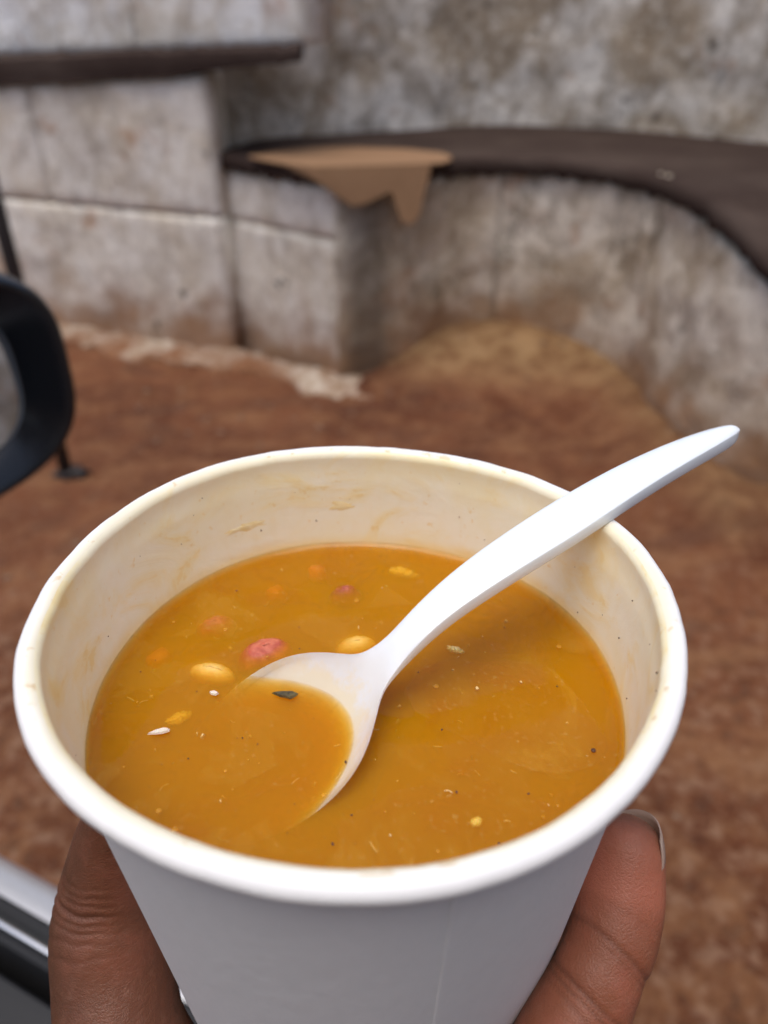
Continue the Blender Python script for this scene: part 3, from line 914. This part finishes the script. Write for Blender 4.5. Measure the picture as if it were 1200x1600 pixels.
# ------------------------------------------------------------------ what floats in the soup
def bean(name, label, cat, xy, size, rot, dz, mat, group=None, kidney=.25, seed=0, wrinkle=.03):
    bm = bmesh.new()
    bmesh.ops.create_icosphere(bm, subdivisions=4, radius=1)
    V = []
    cr_, sr_ = math.cos(rot), math.sin(rot)
    for v in bm.verts:
        x, y, z = v.co
        y2 = y - kidney * (1 - x * x) * .9 * (1 if y < 0 else .35) * -1 - kidney * .3
        k = 1 + wrinkle * fbm(x * 3 + seed, y * 3, z * 3) + wrinkle * .6 * math.sin(x * 14 + 4 * fbm(x * 2, y * 2, seed))
        x, y2, z = x * k * size[0], y2 * k * size[1], z * k * size[2]
        V.append((CC.x + xy[0] + x * cr_ - y2 * sr_, CC.y + xy[1] + x * sr_ + y2 * cr_, CC.z + SZ + dz + z))
    F = [[v.index for v in f.verts] for f in bm.faces]
    bm.free()
    o = mesh(name, V, F, mat, None, loc=CC + Vector((xy[0], xy[1], SZ + dz)))
    return tag(o, label, cat, group)
GB = 'beans in the soup'
bean('red_bean', 'wrinkled pink red bean surfacing just above the spoon bowl', 'bean', (-.0178, .0116), (.0054, .0040, .0032), .55, -.0027, M['bean_red'], GB, .22, 1, .035)
bean('red_bean', 'pale pink bean mostly sunken near the left cup wall', 'bean', (-.0285, .0195), (.0040, .0030, .0026), .5, -.0028, M['bean_red'], GB, .2, 4, .05)
bean('red_bean', 'small dark purple bean near the back of the soup', 'bean', (-.0036, .0292), (.0034, .0027, .0025), .4, -.0026, M['bean_purple'], GB, .2, 7, .05)
bean('white_bean', 'cream yellow bean left of the spoon bowl tip', 'bean', (-.0268, .0068), (.0044, .0023, .0020), -.22, -.0023, M['bean_cream'], GB, .3, 9, .02)
bean('white_bean', 'cream bean half hidden behind the spoon neck', 'bean', (-.0008, .0140), (.0040, .0026, .0022), .3, -.0026, M['bean_cream'], GB, .22, 12, .02)
def cube_bit(name, label, cat, xy, s, rot, dz, mat, group):
    bm = bmesh.new()
    bmesh.ops.create_cube(bm, size=2, matrix=Matrix.Rotation(rot, 4, 'Z') @ Matrix.Rotation(.3, 4, 'X') @ Matrix.Diagonal((*s, 1)))
    bmesh.ops.bevel(bm, geom=bm.edges[:], offset=min(s) * .35, segments=3, affect='EDGES')
    V = [tuple(v.co + CC + Vector((xy[0], xy[1], SZ + dz))) for v in bm.verts]
    F = [[v.index for v in f.verts] for f in bm.faces]
    bm.free()
    return tag(mesh(name, V, F, mat, None, loc=CC + Vector((xy[0], xy[1], SZ + dz))), label, cat, group)
GC = 'carrot cubes in the soup'
cube_bit('carrot_cube', 'small orange carrot cube near the back edge of the soup', 'carrot', (-.0098, .0362), (.0017, .0019, .0014), .2, -.0020, M['carrot'], GC)
cube_bit('carrot_cube', 'faint orange carrot cube sunk between two dark beans', 'carrot', (-.0179, .0300), (.0018, .0018, .0014), .6, -.0027, M['carrot'], GC)
cube_bit('carrot_cube', 'faint orange carrot cube sunk by the left cup wall', 'carrot', (-.0375, .0108), (.0022, .0018, .0014), .9, -.0026, M['carrot'], GC)
bean('corn_piece', 'yellow corn scrap floating at the far edge of the soup', 'corn', (.0085, .0362), (.0030, .0014, .0008), -.35, -.0015, M['yellow_bit'], None, .1, 3, .28)
bean('corn_piece', 'tiny yellow corn scrap beside the spoon bowl tip', 'corn', (-.0305, -.0040), (.0020, .0012, .0006), .6, -.0017, M['yellow_bit'], None, .1, 6, .28)
bean('corn_piece', 'faint yellow crumb in the soup near the front rim', 'corn', (.0181, -.0246), (.0010, .0007, .0005), .4, -.0007, M['yellow_bit'], None, .0, 8, .2)
bean('corn_piece', 'pale crumb in the soup below the spoon handle', 'corn', (.0178, .0116), (.0016, .0007, .0005), -.4, -.0006, M['bean_cream'], None, .0, 9, .25)
def flake(name, label, cat, xy, pts, mat, dz=.0002, h=.0004):
    n = len(pts)
    V = [tuple(CC + Vector((xy[0] + x, xy[1] + y, SZ + dz))) for x, y in pts] + [tuple(CC + Vector((xy[0] + x * .8, xy[1] + y * .8, SZ + dz + h))) for x, y in pts]
    F = [tuple(range(n))[::-1], tuple(range(n, 2 * n))] + [(i, (i + 1) % n, n + (i + 1) % n, n + i) for i in range(n)]
    return tag(mesh(name, V, F, mat, None, smooth=False, loc=CC + Vector((xy[0], xy[1], SZ + dz))), label, cat)
flake('herb_leaf', 'dark brown herb scrap floating in the spoon bowl', 'herb', (-.0126, -.0005), [(-.0024, .0005), (-.001, .0008), (.0015, .0008), (.0023, .0004), (.0019, -.0003), (.0010, -.0009), (.0002, -.0006), (-.0008, -.0004)], M['herb'])
flake('tomato_seed', 'pale teardrop seed floating left of the spoon', 'seed', (-.0324, -.0085), [(-.0018, -.0006), (-.0006, .0002), (.0008, .0007), (.0016, .0006), (.0017, .0), (.0008, -.0004), (-.0006, -.0006)], M['seed'])
flake('tomato_seed', 'tiny white seed floating near the tip of the spoon bowl', 'seed', (-.0249, -.0001), [(-.0009, .0003), (0, .0005), (.0008, .0), (.0004, -.0005), (-.0005, -.0003)], M['seed'])
bean('pepper_grain', 'single dark red pepper grain floating at the right', 'pepper', (.0381, -.0122), (.0004, .0004, .0003), 0, .0001, M['pepper'], None, 0, 2)

# uncountable crumbs, flecks and fibres: on the soup and on the cup wall
bm = bmesh.new()
for k in range(50):
    a = rng.random() * 2 * PI; r = math.sqrt(rng.random()) * .041
    x, y = r * math.cos(a), r * math.sin(a)
    s = .00007 + .00016 * rng.random() ** 3
    bmesh.ops.create_icosphere(bm, subdivisions=1, radius=1, matrix=Matrix.Translation(CC + Vector((x, y, SZ + .00002))) @ Matrix.Rotation(rng.random() * 6, 4, 'Z') @ Matrix.Diagonal((s * 1.6, s, s * .6, 1)))
for k in range(34):
    a = rng.uniform(0, 360); z = rng.uniform(-.019, -.001)
    c, aa = on_lining(a, z)
    s = .00007 + .00013 * rng.random() ** 2
    bmesh.ops.create_icosphere(bm, subdivisions=1, radius=1, matrix=Matrix.Translation(c) @ Matrix.Rotation(rng.random() * 6, 4, 'Y') @ Matrix.Diagonal((s, s, s * 1.5, 1)))
me = bpy.data.meshes.new('spice_flecks'); bm.to_mesh(me); bm.free(); me.materials.append(M['pepper'])
o = bpy.data.objects.new('spice_flecks', me); COL.objects.link(o)
tag(o, 'tiny dark spice flecks scattered over the soup and cup wall', None, None, 'stuff')
bm = bmesh.new()
for k in range(45):
    a = rng.random() * 2 * PI; r = .041 * math.sqrt(rng.random())
    if rng.random() < .5: r = rng.uniform(.036, .0425)
    s = .00012 + .00045 * rng.random() ** 3
    bmesh.ops.create_uvsphere(bm, u_segments=14, v_segments=8, radius=1, matrix=Matrix.Translation(CC + Vector((r * math.cos(a), r * math.sin(a), SZ + .00003))) @ Matrix.Diagonal((s, s, s * .22, 1)))
for f_ in bm.faces: f_.smooth = True
me = bpy.data.meshes.new('oil_droplets'); bm.to_mesh(me); bm.free(); me.materials.append(M['oil'])
o = bpy.data.objects.new('oil_droplets', me); COL.objects.link(o)
tag(o, 'tiny golden oil droplets on the soup surface', None, None, 'stuff')
V = []; F = []
for k in range(100):
    a = rng.random() * 2 * PI; r = math.sqrt(rng.random()) * .040
    x, y = r * math.cos(a), r * math.sin(a)
    ang = rng.random() * PI; L = .0004 + .0016 * rng.random() ** 2; w = .00006 + .00010 * rng.random()
    if rng.random() < .35: L *= .3; w *= 3.0
    dz = rng.uniform(-.0022, -.0001)
    bend = rng.uniform(-.8, .8)
    base = len(V)
    for i in range(4):
        s = (i / 3 - .5) * L
        an = ang + bend * (i / 3 - .5)
        px, py = x + s * math.cos(an), y + s * math.sin(an)
        ox, oy = -math.sin(an) * w, math.cos(an) * w
        q = CC + Vector((px, py, SZ + dz))
        V += [tuple(q + Vector((ox, oy, 0))), tuple(q + Vector((0, 0, w))), tuple(q + Vector((-ox, -oy, 0))), tuple(q + Vector((0, 0, -w)))]
    for i in range(3):
        for j in range(4):
            F.append((base + i * 4 + j, base + i * 4 + (j + 1) % 4, base + i * 4 + 4 + (j + 1) % 4, base + i * 4 + 4 + j))
    F += [(base + 3, base + 2, base + 1, base), (base + 12, base + 13, base + 14, base + 15)]
o = mesh('soup_fibres', V, F, M['fibre'], None)
tag(o, 'fine pale fibres and crumbs drifting in the soup', None, None, 'stuff')
for args in ((96, -.0115, .0030, .0011, 1), (121, -.0128, .0050, .0010, 2)):
    smear(*args)

# ------------------------------------------------------------------ the hand
def finger_loft(pts, sub=5, n=28, flat=1.0, tipround=True):
    C = catmull(pts, sub)
    P = C[:, :3]; Rr = np.maximum(C[:, 3], .001)
    T = np.gradient(P, axis=0); T /= np.linalg.norm(T, axis=1)[:, None]
    if tipround:
        pre = []
        for f in (1.0, .97, .88, .74, .55, .34, .12):
            pre.append((P[0] - T[0] * Rr[0] * f, Rr[0] * math.sqrt(max(1e-4, 1 - f * f))))
        P = np.vstack([np.array([q[0] for q in pre]), P]); Rr = np.r_[[q[1] for q in pre], Rr]
        T = np.vstack([np.repeat(T[:1], len(pre), 0), T])
    ref = np.array([0.2, -1.0, .1])
    rings = []
    for p, r, t_ in zip(P, Rr, T):
        u = ref - t_ * (ref @ t_); u /= np.linalg.norm(u)
        v = np.cross(t_, u)
        rings.append([tuple(CC + Vector(p + u * r * math.cos(k * 2 * PI / n) * flat + v * r * math.sin(k * 2 * PI / n))) for k in range(n)])
    return loft(rings)
TH_P = [(-.0462, -.0057, -.0463, .0042), (-.0478, -.0050, -.0541, .0066), (-.0491, -.0055, -.062, .0085), (-.0503, -.0075, -.0705, .0105), (-.0505, -.0110, -.077, .0116), (-.0493, -.0165, -.0838, .0120), (-.046, -.026, -.0915, .0124), (-.036, -.037, -.106, .0150), (-.020, -.052, -.122, .018)]
FI_P = [(.0478, -.0125, -.0491, .0070), (.0465, -.0171, -.0544, .0077), (.0443, -.0225, -.0581, .0078), (.0417, -.0262, -.0609, .0074), (.0395, -.0293, -.0638, .0079), (.0365, -.0328, -.0673, .0083), (.0326, -.0368, -.0753, .0086), (.0275, -.0415, -.088, .0090), (.020, -.045, -.104, .0105), (.010, -.048, -.118, .014)]
hidden = [
    [(.028, .0455, -.060, .0072), (.0285, .046, -.072, .0080), (.027, .044, -.088, .0083), (.020, .030, -.104, .0092), (.012, .004, -.110, .0105), (.006, -.03, -.118, .014)],
    [(.004, .0545, -.056, .0074), (.004, .0545, -.070, .0083), (.003, .050, -.090, .0087), (.000, .034, -.105, .0095), (.000, .004, -.111, .0110), (0, -.03, -.119, .014)],
    [(-.022, .050, -.060, .0073), (-.0225, .050, -.073, .0082), (-.0215, .046, -.090, .0086), (-.018, .030, -.105, .0094), (-.012, .002, -.111, .0110), (-.008, -.03, -.119, .014)],
]
palm = [(0, .012, -.1130, .016), (0, -.008, -.1150, .0185), (-.002, -.03, -.1190, .021), (-.004, -.055, -.130, .023), (-.006, -.085, -.150, .024), (-.008, -.115, -.175, .026), (-.010, -.150, -.205, .029), (-.012, -.20, -.25, .033)]
VV = []; FF = []
def add(vf):
    b = len(VV)
    VV.extend(vf[0]); FF.extend([tuple(i + b for i in f) for f in vf[1]])
add(finger_loft(TH_P)); add(finger_loft(FI_P))
for h_ in hidden: add(finger_loft(h_))
def palm_loft(pts):
    C = catmull(pts, 5); P = C[:, :3]; Rr = C[:, 3]
    T = np.gradient(P, axis=0); T /= np.linalg.norm(T, axis=1)[:, None]
    rings = []
    for i, (p, r, t_) in enumerate(zip(P, Rr, T)):
        f = i / (len(P) - 1)
        wide = 1.9 - .75 * float(smoothstep(.25, .7, f))
        x = np.array([1.0, 0, 0]); up = np.cross(x, t_); up /= np.linalg.norm(up)
        rings.append([tuple(CC + Vector(p + x * r * wide * math.cos(k * 2 * PI / 36) + up * r * .95 * math.sin(k * 2 * PI / 36))) for k in range(36)])
    return loft(rings)
add(palm_loft(palm))
raw = mesh('hand_raw', VV, FF, M['skin'], None)
fix_normals(raw)
rm = raw.modifiers.new('remesh', 'REMESH'); rm.mode = 'VOXEL'; rm.voxel_size = .00055; rm.use_smooth_shade = True
sm = raw.modifiers.new('smooth', 'SMOOTH'); sm.iterations = 6; sm.factor = .5
dg = bpy.context.evaluated_depsgraph_get()
me = bpy.data.meshes.new_from_object(raw.evaluated_get(dg))
bpy.data.objects.remove(raw)
nv = len(me.vertices)
co = np.empty(nv * 3); me.vertices.foreach_get('co', co); co = co.reshape(-1, 3)
no_ = np.empty(nv * 3); me.vertices.foreach_get('normal', no_); no_ = no_.reshape(-1, 3)
loc = co - np.array(CC)
disp = np.zeros(nv); crease = np.zeros(nv); pad = np.zeros(nv); tipa = np.zeros(nv)
def chain(pts):
    C = catmull(pts, 12)
    d = np.r_[0, np.cumsum(np.linalg.norm(np.diff(C[:, :3], axis=0), axis=1))]
    return C, d
def along(pts, sel):
    C, d = chain(pts)
    idx = np.zeros(sel.sum(), int); best = np.full(sel.sum(), 1e9)
    L = loc[sel]
    for i, c in enumerate(C):
        q = ((L - c[:3]) ** 2).sum(1)
        m = q < best; best[m] = q[m]; idx[m] = i
    T = np.gradient(C[:, :3], axis=0); T /= np.linalg.norm(T, axis=1)[:, None]
    s = d[idx] + ((L - C[idx, :3]) * T[idx]).sum(1)
    return s, np.sqrt(best), T[idx], C[idx, :3]
def near(pts, r):
    m = np.zeros(nv, bool)
    for c in chain(pts)[0]:
        m |= ((loc - c[:3]) ** 2).sum(1) < (c[3] + r) ** 2
    return m
# right finger: palmar creases face the camera
sel = near(FI_P[:8], .002)
s, dist, T, Cn = along(FI_P, sel)
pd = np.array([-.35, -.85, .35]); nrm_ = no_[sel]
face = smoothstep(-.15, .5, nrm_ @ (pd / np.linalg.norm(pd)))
wav = np.array([.0005 * noise.noise(Vector(tuple(q * 160))) for q in loc[sel]])
lat = (loc[sel] - Cn)[:, 0] * .28
dd = np.zeros(sel.sum()); cc = np.zeros(sel.sum())
for s0, dep, wd in ((.0152, .00034, .00045), (.0164, .00018, .00030), (.0236, .00038, .00045), (.0252, .00034, .00042), (.0096, .00008, .0004), (.0272, .0002, .0004)):
    k_ = np.exp(-((s + wav - lat - s0) / wd) ** 2)
    dd -= dep * k_ * face
    cc += k_ * face * (dep / .0005)
tipa[sel] = np.exp(-((s - .0035) / .0065) ** 2) * (.35 + .65 * face)
dd += .00055 * np.exp(-((s - .006) / .006) ** 2) * face          # fleshy pad
dd += .0005 * np.exp(-((s - .0203) / .0022) ** 2) * face
disp[sel] += dd; crease[sel] = np.maximum(crease[sel], np.clip(cc, 0, 1))
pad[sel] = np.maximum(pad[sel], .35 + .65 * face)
# thumb: knuckle wrinkles on the outer side
sel = near(TH_P[:8], .003)
s, dist, T, Cn = along(TH_P, sel)
pd = np.array([-.80, -.50, .25]); nrm_ = no_[sel]
face = smoothstep(-.1, .7, nrm_ @ (pd / np.linalg.norm(pd)))
wav = np.array([.0012 * noise.noise(Vector(tuple(q * 110))) + .0005 * noise.noise(Vector(tuple(q * 330))) for q in loc[sel]])
lat = (loc[sel] - Cn)[:, 1] * .30
dd = np.zeros(sel.sum()); cc = np.zeros(sel.sum())
for s0, dep, wd in ((.0195, .00022, .0004), (.0215, .00028, .00045), (.0240, .00055, .0006), (.0262, .00025, .00045), (.0285, .00030, .0005), (.0316, .00020, .0005), (.0172, .00015, .0004), (.0350, .00014, .0005)):
    k_ = np.exp(-((s + wav - lat - s0) / wd) ** 2)
    dd -= dep * k_ * face; cc += k_ * face * (dep / .0007)
disp[sel] += dd; crease[sel] = np.maximum(crease[sel], np.clip(cc, 0, 1))
pd2 = np.array([.55, -.8, .1])
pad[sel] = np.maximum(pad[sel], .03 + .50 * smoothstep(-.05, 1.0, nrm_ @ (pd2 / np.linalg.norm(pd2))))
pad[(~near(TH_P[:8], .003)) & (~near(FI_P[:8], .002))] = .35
co += no_ * disp[:, None]
me.vertices.foreach_set('co', (co - np.array(CC) - np.array([0, -.03, -.12])).ravel())
for nm, arr in (('pad', pad), ('crease', crease), ('tip', tipa)):
    at_ = me.attributes.new(nm, 'FLOAT', 'POINT'); at_.data.foreach_set('value', arr.astype(np.float32))
for p in me.polygons: p.use_smooth = True
me.update()
hand = bpy.data.objects.new('hand', me)
hand.location = CC + Vector((0, -.03, -.12))
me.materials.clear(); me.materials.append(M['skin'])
COL.objects.link(hand)
tag(hand, 'brown hand gripping the paper cup, thumb left and fingertip right', 'hand')
# fingernail behind the fingertip
tip = np.array(FI_P[0][:3]); ax = tip - np.array(FI_P[1][:3]); ax /= np.linalg.norm(ax)
D = np.array([.62, .62, .25]); D -= ax * (D @ ax); D /= np.linalg.norm(D); Lt = np.cross(ax, D)
V = []; nu, nw = 12, 17
for lay in (0, 1):
    for i in range(nu):
        for j in range(nw):
            ph = math.radians(-78 + 156 * j / (nw - 1))
            smax = .0077 - .0034 * abs(ph / math.radians(78)) ** 2.4
            s_ = -.006 + (smax + .006) * i / (nu - 1)
            r_ = .0069 - .0026 * max(0, s_ / .0078) ** 2 + lay * .00035
            V.append(tuple(CC + Vector(tip + ax * s_ + r_ * (math.cos(ph) * D * .86 + math.sin(ph) * Lt))))
F = []
for i in range(nu - 1):
    for j in range(nw - 1):
        a = i * nw + j
        F += [(a, a + 1, a + nw + 1, a + nw), (nu * nw + a, nu * nw + a + nw, nu * nw + a + nw + 1, nu * nw + a + 1)]
for j in range(nw - 1):
    for i in (0, nu - 1):
        a = i * nw + j; F.append((a, a + 1, nu * nw + a + 1, nu * nw + a))
for i in range(nu - 1):
    for j in (0, nw - 1):
        a = i * nw + j; F.append((a, a + nw, nu * nw + a + nw, nu * nw + a))
fix_normals(mesh('fingernail', V, F, M['nail'], hand))
